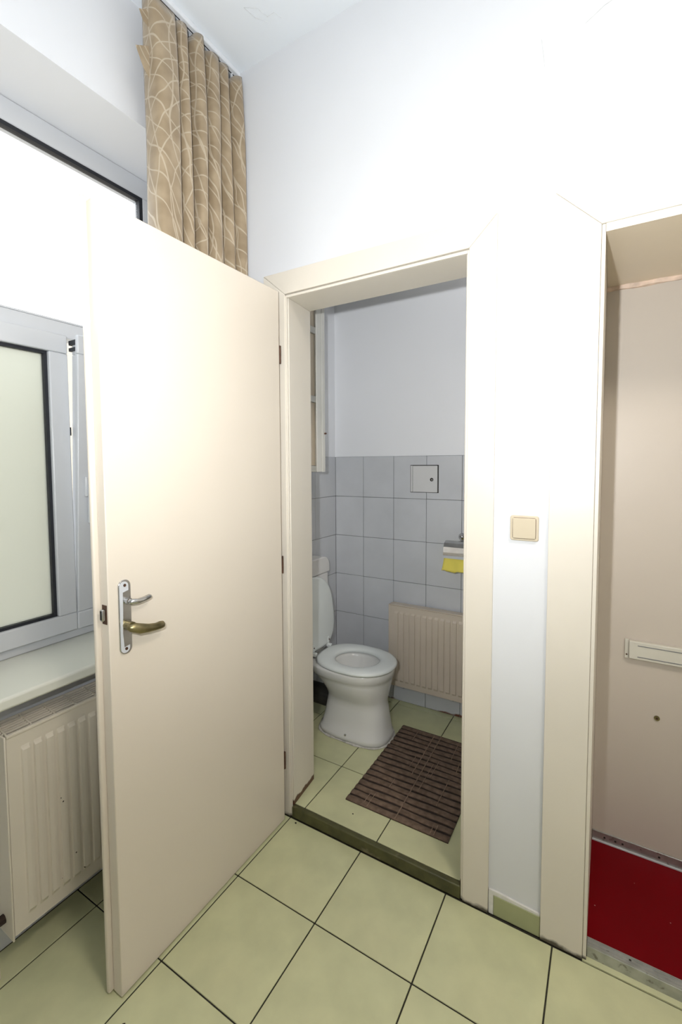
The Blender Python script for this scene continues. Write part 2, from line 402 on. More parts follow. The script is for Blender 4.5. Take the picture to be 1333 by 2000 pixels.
# hairline cracks in the plaster
def crack(pts, mat, parent, r=0.0008):
    MB().tube(pts, r, 4).build('plaster_crack', mat, parent)
M_crack = pm('crack_shadow', (0.6, 0.61, 0.62), 0.9, 0.2, 40)
crack([(-1.14, 1.30, ZC - 0.0004), (-1.10, 1.33, ZC - 0.0004), (-1.09, 1.37, ZC - 0.0004), (-1.06, 1.37, ZC - 0.0004), (-1.05, 1.40, ZC - 0.0004)], M_crack, ceil)
crack([(-1.14, 1.30, ZC - 0.0004), (-1.13, 1.35, ZC - 0.0004), (-1.10, 1.39, ZC - 0.0004)], M_crack, ceil)
wb = bpy.data.objects['wall_back']
crack([(-0.085, YA - 0.0003, 2.69), (-0.04, YA - 0.0003, 2.715), (0.0, YA - 0.0003, 2.725), (0.06, YA - 0.0003, 2.75)], M_crack, wb)
crack([(-0.195, YA - 0.0003, 2.70), (-0.19, YA - 0.0003, 2.66), (-0.185, YA - 0.0003, 2.62)], M_crack, wb, 0.0005)

# ------------------------------------------------------------------ toilet door frame
t1 = thing('trim_1', 'cream painted door frame around the toilet doorway', 'door frame', (-0.75, YA, 0), 'structure')
CY = 1.486
MB().hexa([(-0.391, CY, 0), (-0.307, CY, 0), (-0.307, YA, 0), (-0.391, YA, 0), (-0.391, CY, 2.163), (-0.307, CY, 2.246), (-0.307, YA, 2.246), (-0.391, YA, 2.163)]).build('casing', M_trim, t1, bevel=0.0012)
MB().hexa([(-1.221, CY, 0), (-1.116, CY, 0), (-1.116, YA, 0), (-1.221, YA, 0), (-1.221, CY, 2.252), (-1.116, CY, 2.163), (-1.116, YA, 2.163), (-1.221, YA, 2.252)]).build('casing', M_trim, t1, bevel=0.0012)
MB().hexa([(-1.1155, CY, 2.1635), (-0.3915, CY, 2.1635), (-0.3915, YA, 2.1635), (-1.1155, YA, 2.1635), (-1.2205, CY, 2.2525), (-0.3075, CY, 2.2465), (-0.3075, YA, 2.2465), (-1.2205, YA, 2.2525)]).build('casing', M_trim, t1, bevel=0.0012)
# linings stand inside the opening; a small rebate step shows next to the casing
MB().hexa([(-1.1345, 1.4975, WF), (-1.104, 1.4975, WF), (-1.122, 1.679, WF), (-1.1345, 1.679, WF), (-1.1345, 1.4975, 2.15), (-1.104, 1.4975, 2.15), (-1.122, 1.679, 2.15), (-1.1345, 1.679, 2.15)]).build('jamb_lining', M_lining, t1, bevel=0.002)
MB().box(-0.402, -0.3885, 1.4975, 1.678, WF, 2.15).build('jamb_lining', M_lining, t1, bevel=0.002)
MB().box(-1.1345, -0.3885, 1.4975, 1.678, 2.1502, 2.1645).build('head_lining', M_trim, t1, bevel=0.002)
for x0, x1 in ((-1.1165, -1.108), (-0.3975, -0.3885)):
    MB().box(x0, x1, 1.489, 1.4953, 0.002, 2.157).build('rebate_strip', M_trim, t1, bevel=0.0012)
MB().box(-1.1077, -0.3978, 1.489, 1.4953, 2.149, 2.158).build('rebate_strip', M_trim, t1, bevel=0.0012)
# threshold
th = tag(MB().box(-1.1072, -0.3985, 1.4852, 1.5075, 0.0, 0.047).build('trim_3', M_thresh, bevel=0.004), 'worn dark green wooden threshold of the toilet doorway', 'threshold', kind='structure')

# ------------------------------------------------------------------ toilet door leaf (swung open 90 degrees)
DX0, DX1, DY0, DY1, DZ0, DZ1 = -1.160, -1.123, 0.706, 1.458, 0.005, 2.166
d1 = thing('door_1', 'cream flush toilet door standing wide open beside the window', 'door', (-1.14, DY1, DZ0), 'structure')
MB().box(DX0, DX1, DY0, DY1, DZ0, DZ1).build('leaf', M_cream, d1, bevel=0.0025)
MB().box(DX0 - 0.014, DX0 - 0.0002, DY0 - 0.014, DY1, DZ0, DZ1 + 0.013).build('rebate_lip', M_cream, d1, bevel=0.005, seg=3)
# latch in the door edge
ll = MB().box(-1.150, -1.130, DY0 - 0.0012, DY0 + 0.002, 1.064, 1.116).build('latch_plate', M_rust, d1, label='rusty latch in the door edge')
MB().box(-1.1455, -1.1345, DY0 - 0.011, DY0, 1.074, 1.106).build('latch_bolt', M_chrome, ll, bevel=0.002)
MB().box(-1.1445, -1.1365, DY0 - 0.0113, DY0 - 0.0105, 1.078, 1.102).build('latch_hole', M_dark, ll)
# escutcheon plate
def rounded(cu, cv, hw, hh, r, n=8):
    out = []
    for (sx, sy, a0) in ((1, 1, 0), (-1, 1, 90), (-1, -1, 180), (1, -1, 270)):
        for k in range(n + 1):
            a = math.radians(a0 + 90 * k / n); out.append((cu + sx * (hw - r) + r * math.cos(a), cv + sy * (hh - r) + r * math.sin(a)))
    return out
PY, PZ = 0.752, 1.074
pl = MB().extrude(rounded(PY, PZ, 0.0185, 0.103, 0.0175), 'x', DX1, DX1 + 0.004).build('handle_plate', M_chrome, d1, bevel=0.0012, label='long chrome handle plate with worn white paint')
MB().extrude(rounded(PY - 0.0025, PZ, 0.0135, 0.099, 0.0135), 'x', DX1 + 0.004, DX1 + 0.0046).build('worn_paint', M_pvc, pl)
MB().extrude([(PY - 0.006, 1.143), (PY + 0.011, 1.147), (PY + 0.013, 1.10), (PY + 0.0155, 1.06), (PY + 0.012, 1.02), (PY + 0.012, 0.995), (PY - 0.006, 0.992), (PY - 0.009, 1.03), (PY - 0.007, 1.09)], 'x', DX1 + 0.0046, DX1 + 0.0052).build('bare_metal', M_chrome, pl)
for z in (PZ + 0.088, PZ - 0.088):
    MB().disc((DX1 + 0.004, PY, z), 'x', 0.0042, 0.002, 12).build('screw', M_rust, pl)
# small thumb lever above, main lever below
X = DX1
MB().tube([(X, 0.757, 1.118), (X + 0.018, 0.757, 1.118)], 0.0095, 14).build('lever_rose', M_chrome, d1, smooth=False)
MB().tube([(X + 0.012, 0.757, 1.117), (X + 0.020, 0.762, 1.116), (X + 0.023, 0.778, 1.114), (X + 0.022, 0.80, 1.115), (X + 0.020, 0.818, 1.117), (X + 0.020, 0.823, 1.1175)], [0.008, 0.0085, 0.0075, 0.007, 0.007, 0.004], 12).build('thumb_lever', M_chrome, d1, smooth=True)
MB().tube([(X, 0.755, 1.052), (X + 0.03, 0.755, 1.052)], 0.012, 16).build('lever_rose', M_brass, d1)
MB().tube([(X + 0.026, 0.741, 1.050), (X + 0.030, 0.747, 1.050), (X + 0.033, 0.757, 1.048), (X + 0.036, 0.775, 1.040), (X + 0.036, 0.80, 1.034), (X + 0.034, 0.825, 1.030), (X + 0.032, 0.842, 1.029), (X + 0.032, 0.852, 1.0285), (X + 0.032, 0.857, 1.0285)],
          [(0.005, 0.005), (0.0105, 0.0105), (0.0125, 0.013), (0.0115, 0.0145), (0.010, 0.012), (0.0095, 0.0105), (0.0105, 0.0115), (0.009, 0.010), (0.003, 0.004)], 14).build('lever_handle', M_brass, d1, smooth=True, label='tarnished brass lever handle')
for z in (1.925, 1.08, 0.25):
    h = MB().tube([(-1.132, 1.470, z - 0.035), (-1.132, 1.470, z + 0.035)], 0.0065, 10).build('hinge', M_rust, d1, smooth=False)

# ------------------------------------------------------------------ entrance door and its frame
t2 = thing('trim_2', 'wide cream door frame around the recessed entrance door', 'door frame', (0.43, YA, 0), 'structure')
MB().hexa([(-0.149, CY, 0), (-0.033, CY, 0), (-0.033, YA, 0), (-0.149, YA, 0), (-0.149, CY, 2.255), (-0.033, CY, 2.139), (-0.033, YA, 2.139), (-0.149, YA, 2.255)]).build('casing', M_trim, t2, bevel=0.0012)
MB().hexa([(0.897, CY, 0), (1.013, CY, 0), (1.013, YA, 0), (0.897, YA, 0), (0.897, CY, 2.139), (1.013, CY, 2.255), (1.013, YA, 2.255), (0.897, YA, 2.139)]).build('casing', M_trim, t2, bevel=0.0012)
MB().hexa([(-0.0325, CY, 2.1395), (0.8965, CY, 2.1395), (0.8965, YA, 2.1395), (-0.0325, YA, 2.1395), (-0.1485, CY, 2.2555), (1.0125, CY, 2.2555), (1.0125, YA, 2.2555), (-0.1485, YA, 2.2555)]).build('casing', M_trim, t2, bevel=0.0012)
# deep reveal: linings run back to the door leaf
EY = 1.970
MB().box(-0.0325, -0.0225, 1.4895, EY + 0.03, 0.0, 2.139).build('jamb_lining', M_trim, t2, bevel=0.0012)
MB().box(0.8865, 0.8965, 1.4895, EY + 0.03, 0.0, 2.139).build('jamb_lining', M_trim, t2, bevel=0.0012)
MB().box(-0.0222, 0.8862, 1.4895, EY + 0.03, 2.118, 2.139).build('head_lining', M_header, t2, bevel=0.0012, label='beige soffit board of the deep doorway')
MB().box(-0.0222, 0.8862, 1.488, 1.4893, 2.1165, 2.139).build('lip', M_trim, t2)
lg = MB()
n = 30
lg.loft([[(-0.022 + 0.908 * i / n, EY - 0.012 + 0.003 * math.sin(i * 2.1), 2.1178), (-0.022 + 0.908 * i / n, EY, 2.1178), (-0.022 + 0.908 * i / n, EY, 2.103 + 0.002 * math.sin(i * 1.3)), (-0.022 + 0.908 * i / n, EY - 0.010, 2.104 + 0.0025 * math.sin(i * 1.7))] for i in range(n + 1)])
lg.build('head_bead', M_rawwood, t2, label='chipped wooden bead over the door leaf')
d2 = thing('door_2', 'beige entrance door set deep in the right-hand doorway', 'door', (0.43, EY, 0.03), 'structure')
MB().box(-0.0222, 0.8862, EY, EY + 0.028, 0.03, 2.1175).build('leaf', M_beige, d2)
st = MB().box(-0.0205, 0.8845, EY - 0.006, EY - 0.0002, 0.0365, 0.074).build('bottom_strip', M_alu, d2, bevel=0.0015, label='aluminium strip along the foot of the door')
MB().box(-0.0205, 0.8845, EY - 0.012, EY - 0.0062, 0.0365, 0.041).build('strip_edge', M_pvc, st)
for x in (0.02, 0.055, 0.078, 0.19, 0.33, 0.55):
    MB().disc((x, EY - 0.0072, 0.057), 'y', 0.0036, 0.001, 10).build('screw_hole', M_dark, st)
ls = MB().box(0.078, 0.40, EY - 0.020, EY - 0.0002, 0.776, 0.842).build('letter_slot', M_slot, d2, bevel=0.003, label='painted letter slot flap')
MB().box(0.066, 0.0777, EY - 0.009, EY - 0.0002, 0.773, 0.843).build('end_plate', M_slot, ls, bevel=0.001)
MB().box(0.104, 0.375, EY - 0.0215, EY - 0.0201, 0.786, 0.7885).build('groove', M_wgrout, ls)
MB().box(0.104, 0.375, EY - 0.0215, EY - 0.0201, 0.827, 0.8295).build('groove', M_wgrout, ls)
MB().disc((0.0718, EY - 0.0102, 0.787), 'y', 0.003, 0.001, 8).build('screw', M_rust, ls)
bo = MB().disc((0.169, EY - 0.004, 0.569), 'y', 0.009, 0.0038, 12).build('bolt_head', M_brass, d2, label='small brown bolt head')
MB().disc((0.169, EY - 0.0052, 0.569), 'y', 0.0042, 0.001, 8).build('bolt_centre', M_rust, bo)
# red floor of the reveal and its aluminium edging
tag(MB().box(-0.0222, 0.8862, 1.534, EY + 0.028, -0.003, 0.0295).box(-0.0222, 0.8862, 1.534, EY - 0.0005, 0.0296, 0.036).build('floor_entrance', M_red), 'dark red floor covering inside the entrance doorway', 'floor', kind='structure')
t4 = thing('trim_4', 'grooved aluminium edging in front of the red doorway floor', 'door sill', (0.43, 1.51, 0), 'structure')
MB().box(-0.0215, 0.8855, 1.503, 1.5335, 0.0, 0.036).build('sill_bar', M_alu, t4, bevel=0.001)
for y in (1.5045, 1.5145, 1.5245, 1.5305):
    MB().box(-0.0215, 0.8855, y, y + 0.0025, 0.0361, 0.0382).build('ridge', M_alu, t4)
MB().box(-0.0325, 0.8965, 1.4848, 1.5028, -0.003, 0.002).build('mortar', M_tile, t4)
MB().disc((0.088, 1.5205, 0.0361), 'z', 0.0032, 0.0012, 8).build('screw_hole', M_dark, t4)

# skirting tile and filler between the frames
bb = thing('baseboard_back', 'short green skirting tile between the two door frames', 'skirting', (-0.227, YA, 0), 'structure')
MB().box(-0.290, -0.1495, 1.489, YA, 0.001, 0.069).build('skirting_tile', M_skirt, bb, bevel=0.002)
MB().extrude([(-0.305, 0.001), (-0.2905, 0.001), (-0.2905, 0.0695), (-0.1495, 0.0695), (-0.1495, 0.0755), (-0.21, 0.0785), (-0.27, 0.083), (-0.305, 0.083)], 'y', 1.4905, YA).build('filler', M_plaster, bb)

# light switch
sw = thing('light_switch', 'square beige light switch between the two door frames', 'light switch', (-0.2165, YA, 1.289))
MB().extrude(rounded(-0.2165, 1.289, 0.0405, 0.0385, 0.007, 5), 'y', 1.4895, YA).build('frame', M_switch, sw, bevel=0.002)
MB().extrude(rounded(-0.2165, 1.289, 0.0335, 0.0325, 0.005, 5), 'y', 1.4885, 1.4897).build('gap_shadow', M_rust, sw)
MB().hexa([(-0.249, 1.4862, 1.2575), (-0.184, 1.4862, 1.2575), (-0.184, 1.4896, 1.2575), (-0.249, 1.4896, 1.2575), (-0.249, 1.4835, 1.3205), (-0.184, 1.4835, 1.3205), (-0.184, 1.4896, 1.3205), (-0.249, 1.4896, 1.3205)]).build('rocker', M_switch, sw, bevel=0.002)

# ------------------------------------------------------------------ window
w1 = thing('window_1', 'white plastic window with a blown-out top light over frosted sashes', 'window', (-1.75, 0.66, 0.835), 'structure')
FX0, FX1 = -1.79, -1.72
def member(x0, x1, y0, y1, z0, z1, name, mat=M_pvc, parent=w1, bev=0.004): return MB().box(x0, x1, y0, y1, z0, z1).build(name, mat, parent, bevel=bev)
member(FX0, FX1, WYA, WYB - 0.001, 2.622, 2.6995, 'frame_head')
member(FX0, FX1, WYA, WYB - 0.001, 0.8365, 0.885, 'frame_bottom')
member(FX0, FX1, WYA, WYA + 0.065, 0.8855, 2.6215, 'frame_side')
member(FX0, FX1, 1.2985, WYB - 0.001, 0.8855, 2.6215, 'frame_side')
member(FX0, FX1, WYA + 0.0655, 1.298, 1.958, 2.014, 'transom')
# top light: gasket and pane
gy0, gy1, gz0, gz1 = WYA + 0.066, 1.2978, 2.0145, 2.6212
for (a, b, c, d) in ((gy0, gy1, gz1 - 0.014, gz1), (gy0, gy1, gz0, gz0 + 0.006), (gy0, gy0 + 0.012, gz0 + 0.0062, gz1 - 0.0142), (gy1 - 0.016, gy1, gz0 + 0.0062, gz1 - 0.0142)):
    MB().box(-1.745, -1.7215, a, b, c, d).build('gasket', M_gasket if d - c != 0.006 and c != gz0 else M_pvc, w1)
MB().box(-1.742, -1.736, gy0 + 0.0125, gy1 - 0.0165, gz0 + 0.0065, gz1 - 0.0145).build('pane', M_clear, w1)
# sashes
def sash(y0, y1, z0, z1, tilt, frost, hand):
    e = bpy.data.objects.new('sash', None); COL.objects.link(e); e.empty_display_size = 0.05
    e.parent = w1; e.location = Vector((-1.716, y0, z0)) - w1.location
    fw = 0.066; D = 0.055
    def P(x0, x1, a, b, c, d, name, mat, bev=0.004):
        o = MB().box(x0, x1, a, b, c, d).build(name, mat, None, bevel=bev); o.parent = e; return o
    Wd, Hd = y1 - y0, z1 - z0
    P(0, 0.018, 0, Wd, Hd - fw, Hd, 'sash_rail', M_pvc); P(0, 0.018, 0, Wd, 0, fw, 'sash_rail', M_pvc)
    P(0, 0.018, 0, fw, fw + 0.0004, Hd - fw - 0.0004, 'sash_stile', M_pvc); P(0, 0.018, Wd - fw, Wd, fw + 0.0004, Hd - fw - 0.0004, 'sash_stile', M_pvc)
    # rear part of the sash profile, a little smaller
    r = 0.012
    P(-0.04, -0.0005, r, Wd - r, Hd - fw, Hd - r, 'sash_rail', M_pvc, 0.002); P(-0.04, -0.0005, r, Wd - r, r, fw, 'sash_rail', M_pvc, 0.002)
    P(-0.04, -0.0005, r, fw, fw + 0.0004, Hd - fw - 0.0004, 'sash_stile', M_pvc, 0.002); P(-0.04, -0.0005, Wd - fw, Wd - r, fw + 0.0004, Hd - fw - 0.0004, 'sash_stile', M_pvc, 0.002)
    g = 0.011
    for (a, b, c, d) in ((fw, Wd - fw, Hd - fw - g, Hd - fw), (fw, Wd - fw, fw, fw + g), (fw, fw + g, fw + g + 0.0003, Hd - fw - g - 0.0003), (Wd - fw - g, Wd - fw, fw + g + 0.0003, Hd - fw - g - 0.0003)):
        P(-0.02, 0.004, a, b, c, d, 'gasket', M_gasket, 0)
    P(-0.016, -0.010, fw + g + 0.0004, Wd - fw - g - 0.0004, fw + g + 0.0004, Hd - fw - g - 0.0004, 'pane', frost, 0)
    if hand:
        h = P(0.0182, 0.030, 0.022, 0.052, Hd / 2 - 0.04, Hd / 2 + 0.035, 'handle_base', M_pvc, 0.004)
        P(0.0302, 0.045, 0.028, 0.046, Hd / 2 - 0.14, Hd / 2 + 0.012, 'handle', M_pvc, 0.005)
    e.rotation_euler = (0, math.radians(tilt), 0)
    return e
ls_ = sash(-0.03, 0.9435, 0.872, 1.962, 0.0, M_frost, False)
rs_ = sash(0.9445, 1.345, 0.872, 1.960, 3.5, M_frost, True)
# tilt stay in the gap
MB().box(-1.700, -1.650, 0.949, 0.985, 1.928, 1.944).build('tilt_stay', M_gasket, w1)
MB().box(-1.700, -1.655, 0.949, 0.985, 1.906, 1.918).build('tilt_stay', M_gasket, w1)
MB().box(-1.712, -1.700, 0.9437, 0.9475, 1.60, 1.63).build('stay_cam', M_gasket, w1)
# sill
MB().box(-1.79, -1.43, WYA + 0.001, WYB - 0.001, 0.8005, 0.836).build('window_sill', M_sill, w1, bevel=0.008, seg=3)
# outside: facing wall and ground
tag(MB().box(-4.3, -4.1, -5, 6, -0.6, 2.62).build('courtyard_wall', M_ext), 'beige wall outside, glimpsed through the window gap', 'wall', kind='structure')
tag(MB().box(-4.1, -1.87, -5, 6, -0.6, -0.3).build('courtyard_ground', M_ext), 'ground outside the window', 'ground', kind='structure')

# ------------------------------------------------------------------ radiators
def fluted(w, h, pitch, depth, mu, mv, n=None):
    """pressed radiator front in local u (width), v (height), d (proud)"""
    m = MB(); cnt = int((w - 2 * mu) // pitch); off = (w - cnt * pitch) / 2
    us = [(0, 0), (off - 0.002, 0)]
    prof = [(0.0, 0), (0.10, 0.0), (0.17, 1), (0.50, 1.1), (0.76, 1), (0.83, 0.0)]
    for k in range(cnt):
        for (t, dd) in prof: us.append((off + (k + t) * pitch, dd))
    us += [(off + cnt * pitch, 0), (w, 0)]
    vsn = [(0, 0), (mv - 0.006, 0), (mv, 0.35), (mv + 0.007, 1), (h - mv - 0.007, 1), (h - mv, 0.35), (h - mv + 0.006, 0), (h, 0)]
    nu = len(us)
    for (v, b) in vsn:
        for (u, a) in us: m.v.append((u, depth * a * b, v))
    for j in range(len(vsn) - 1):
        for i in range(nu - 1):
            m.f.append((j * nu + i, j * nu + i + 1, (j + 1) * nu + i + 1, (j + 1) * nu + i))
    # back sheet and rim so the panel is solid
    o = len(m.v); t = -0.012
    m.v += [(0, t, 0), (w, t, 0), (w, t, h), (0, t, h)]
    m.f.append((o, o + 1, o + 2, o + 3))
    top = (len(vsn) - 1) * nu
    m.f.append(tuple(list(range(0, nu)) + [o + 1, o])); m.f.append(tuple([top + i for i in range(nu)] + [o + 2, o + 3]))
    m.f.append(tuple([j * nu for j in range(len(vsn))] + [o + 3, o])); m.f.append(tuple([j * nu + nu - 1 for j in range(len(vsn))] + [o + 2, o + 1]))
    return m
def mapped(m, fn): m.v = [fn(*p) for p in m.v]; return m
# hall radiator under the window: u along y, proud along +x
R1 = thing('radiator', 'stained white panel radiator under the window sill', 'radiator', (-1.49, 0.90, 0.13))
ry0, ry1, rz0, rz1, rxf = 0.578, 1.376, 0.134, 0.722, -1.426
mapped(fluted(ry1 - ry0, rz1 - rz0, 0.0333, 0.0058, 0.018, 0.045), lambda u, d, v: (rxf + d, ry0 + u, rz0 + v)).build('front_panel', M_rad, R1)
MB().box(-1.528, -1.516, ry0, ry1, rz0, rz1).build('rear_panel', M_rad, R1, bevel=0.002)
MB().box(-1.529, rxf + 0.002, ry0 - 0.006, ry0 - 0.0005, rz0 - 0.012, rz1 + 0.006).build('side_cover', M_rad, R1, bevel=0.002)
MB().box(-1.529, rxf + 0.002, ry1 + 0.0005, ry1 + 0.006, rz0 - 0.012, rz1 + 0.006).build('side_cover', M_rad, R1, bevel=0.002)
for k in range(12):
    y = ry0 + 0.04 + k * 0.066
    MB().box(-1.5155, rxf - 0.0125, y, y + 0.03, rz0 + 0.05, rz1 - 0.05).build('convector_fin', M_fin, R1)
gr = MB(); gx0, gx1 = -1.529, rxf + 0.004
gr.box(gx0, gx0 + 0.006, ry0, ry1, rz1 + 0.0005, rz1 + 0.0085); gr.box(gx1 - 0.012, gx1, ry0, ry1, rz1 + 0.0005, rz1 + 0.0085)
gril = gr.build('top_grille', M_rad, R1, bevel=0.001)
y = ry0 + 0.004
while y < ry1 - 0.01:
    MB().hexa([(gx0 + 0.006, y + 0.006, rz1 + 0.001), (gx1 - 0.012, y - 0.002, rz1 + 0.001), (gx1 - 0.012, y + 0.002, rz1 + 0.001), (gx0 + 0.006, y + 0.010, rz1 + 0.001),
               (gx0 + 0.006, y + 0.006, rz1 + 0.008), (gx1 - 0.012, y - 0.002, rz1 + 0.008), (gx1 - 0.012, y + 0.002, rz1 + 0.008), (gx0 + 0.006, y + 0.010, rz1 + 0.008)]).build('grille_rib', M_rad, gril)
    y += 0.0665
for k in range(5):
    x = gx0 + 0.018 + k * 0.0145
    MB().box(x, x + 0.0034, ry0, ry1, rz1 + 0.002, rz1 + 0.007).build('grille_slat', M_rad, gril)
MB().tube([(-1.475, ry0 - 0.035, rz0 + 0.035), (-1.475, ry0 - 0.006, rz0 + 0.035)], 0.013, 12).build('valve', M_matdark, R1)
MB().tube([(-1.475, ry0 - 0.03, rz0 + 0.025), (-1.475, ry0 - 0.03, 0.0006)], 0.008, 10).build('pipe', M_rad, R1)
for yy in (ry0 + 0.15, ry1 - 0.15):
    MB().box(XN + 0.0008, -1.5285, yy, yy + 0.03, rz0 + 0.05, rz1 - 0.05).build('wall_bracket', M_rad, R1)
# toilet radiator: u along x, proud along -y
R2 = thing('radiator', 'small beige panel radiator on the grey tiled wall beside the toilet', 'radiator', (-0.78, 2.50, 0.165))
qx0, qx1, qz0, qz1, qy = -1.092, -0.42, 0.168, 0.652, 2.462
mapped(fluted(qx1 - qx0, qz1 - qz0, 0.0345, 0.0065, 0.016, 0.035), lambda u, d, v: (qx0 + u, qy - d, qz0 + v)).build('front_panel', M_rad2, R2)
MB().box(qx0, qx1, 2.502, 2.513, qz0, qz1).build('rear_panel', M_rad2, R2, bevel=0.002)
MB().box(qx0 - 0.009, qx0 - 0.0005, qy - 0.002, 2.513, qz0 - 0.004, qz1 + 0.004).build('side_cover', M_rad2, R2, bevel=0.002)
MB().box(qx1 + 0.0005, qx1 + 0.009, qy - 0.002, 2.513, qz0 - 0.004, qz1 + 0.004).build('side_cover', M_rad2, R2, bevel=0.002)
MB().box(qx0, qx1, qy + 0.002, 2.5135, qz1 + 0.0005, qz1 + 0.007).build('top_cover', M_rad2, R2, bevel=0.002)
MB().tube([(qx0 - 0.02, 2.49, 0.60), (qx0 - 0.009, 2.49, 0.60)], 0.010, 10).build('bleed_valve', M_pvc, R2)
for xx in (-1.03, -0.735):
    MB().box(xx, xx + 0.02, 2.475, WY1 - 0.0065, qz0 - 0.014, qz0 - 0.0015).build('wall_bracket', M_pvc, R2, bevel=0.002)

# ------------------------------------------------------------------ curtain and rail
rail = thing('curtain_rail', 'white ceiling curtain rail beside the window wall', 'curtain rail', (-1.36, 0.5, ZC))
MB().box(-1.362, -1.334, -1.2, YA - 0.0005, ZC - 0.02, ZC - 0.0002).build('track', M_rail, rail, bevel=0.003)
MB().box(-1.352, -1.349, -1.2, YA - 0.004, ZC - 0.0215, ZC - 0.0201).build('track_slot', M_gasket, rail)
def curtain():
    # fold peaks: (y, x) of a meandering sheet from the free edge to the wall
    key = [(1.062, -1.388), (1.056, -1.345), (1.066, -1.312), (1.110, -1.306), (1.146, -1.312), (1.150, -1.360), (1.160, -1.398), (1.174, -1.372), (1.178, -1.330), (1.200, -1.316), (1.216, -1.340), (1.214, -1.388),
           (1.232, -1.398), (1.242, -1.352), (1.252, -1.318), (1.280, -1.314), (1.288, -1.352), (1.290, -1.394), (1.304, -1.388), (1.310, -1.340), (1.322, -1.308), (1.352, -1.306), (1.362, -1.338), (1.362, -1.390),
           (1.374, -1.394), (1.380, -1.345), (1.392, -1.312), (1.410, -1.310), (1.418, -1.350), (1.420, -1.394), (1.432, -1.388), (1.436, -1.335), (1.448, -1.308), (1.474, -1.300), (1.484, -1.318), (1.486, -1.36)]
    # smooth with Catmull-Rom
    pts = []
    for i in range(len(key) - 1):
        p0, p1, p2, p3 = key[max(i - 1, 0)], key[i], key[i + 1], key[min(i + 2, len(key) - 1)]
        for k in range(4):
            t = k / 4
            pts.append(tuple(0.5 * ((2 * p1[a]) + (-p0[a] + p2[a]) * t + (2 * p0[a] - 5 * p1[a] + 4 * p2[a] - p3[a]) * t * t + (-p0[a] + 3 * p1[a] - 3 * p2[a] + p3[a]) * t ** 3) for a in (0, 1)))
    pts.append(key[-1])
    L = [0]
    for a, b in zip(pts, pts[1:]): L.append(L[-1] + math.hypot(a[0] - b[0], a[1] - b[1]))
    rows = 40; ztop, zbot = ZC - 0.012, 0.86
    verts, faces, uvs = [], [], []
    n = len(pts)
    for r in range(rows + 1):
        f = r / rows
        f2 = f ** 1.15
        for i, (y, x) in enumerate(pts):
            droop = 0.028 * (1 - math.cos(L[i] * 19.0 + 1.2)) * 0.5 + 0.018 * max(0, math.sin(L[i] * 7.3))
            zt = ztop - 0.012 - droop
            z = zt + (zbot - zt) * f2
            sway = 0.006 * math.sin(3.1 * f + L[i] * 5) + 0.004 * math.sin(9 * f + L[i] * 11)
            amp = 1 + 0.18 * f
            cx = -1.352
            X = cx + (x - cx) * amp * (0.75 + 0.25 * min(1, f * 6)) + 0.3 * sway
            Y = y + sway * min(1, f * 4) * (1 if y < 1.47 else 0) + 0.02 * f * (1.47 - y) * 0.5
            Y = min(Y, YA - 0.012)
            if X < -1.424: X = -1.424
            verts.append((X, Y, z)); uvs.append((L[i] * 1.0, z))
    for r in range(rows):
        for i in range(n - 1):
            faces.append((r * n + i, r * n + i + 1, (r + 1) * n + i + 1, (r + 1) * n + i))
    me = bpy.data.meshes.new('curtain'); me.from_pydata(verts, [], faces); me.update()
    ul = me.uv_layers.new(name='UVMap')
    for p in me.polygons:
        p.use_smooth = True
        for li in p.loop_indices: ul.data[li].uv = (uvs[me.loops[li].vertex_index][0] * 2.6, uvs[me.loops[li].vertex_index][1] * 2.6)
    me.materials.append(M_curtain)
    return me
cu = thing('curtain', 'gathered gold-beige curtain with pale swirls hanging by the window', 'curtain', (-1.352, 1.27, 0.86))
co = bpy.data.objects.new('drape', curtain()); COL.objects.link(co); co.parent = cu; co.location = -cu.location
so = co.modifiers.new('solid', 'SOLIDIFY'); so.thickness = 0.0012
def flap(pts):
    m = MB(); m.add(pts, [tuple(range(len(pts)))])
    me = m.mesh('loose_heading'); me.materials.append(M_curtain)
    ul = me.uv_layers.new(name='UVMap')
    for li, l in enumerate(me.loops): ul.data[li].uv = (me.vertices[l.vertex_index].co.y * 2.6, me.vertices[l.vertex_index].co.z * 2.6)
    o = bpy.data.objects.new('loose_heading', me); COL.objects.link(o); o.parent = cu; o.location = -cu.location
    s = o.modifiers.new('solid', 'SOLIDIFY'); s.thickness = 0.0015
flap([(-1.345, 1.056, 2.885), (-1.348, 1.008, 2.855), (-1.345, 1.035, 2.80), (-1.343, 1.058, 2.78)])
flap([(-1.345, 1.056, 3.0), (-1.352, 1.028, 2.985), (-1.348, 1.040, 2.955), (-1.343, 1.058, 2.945)])
for y in (1.105, 1.20, 1.275, 1.345, 1.40, 1.46):
    MB().tube([(-1.350, y, ZC - 0.0205), (-1.350, y, ZC - 0.05)], 0.003, 8).build('glider_hook', M_rail, cu)

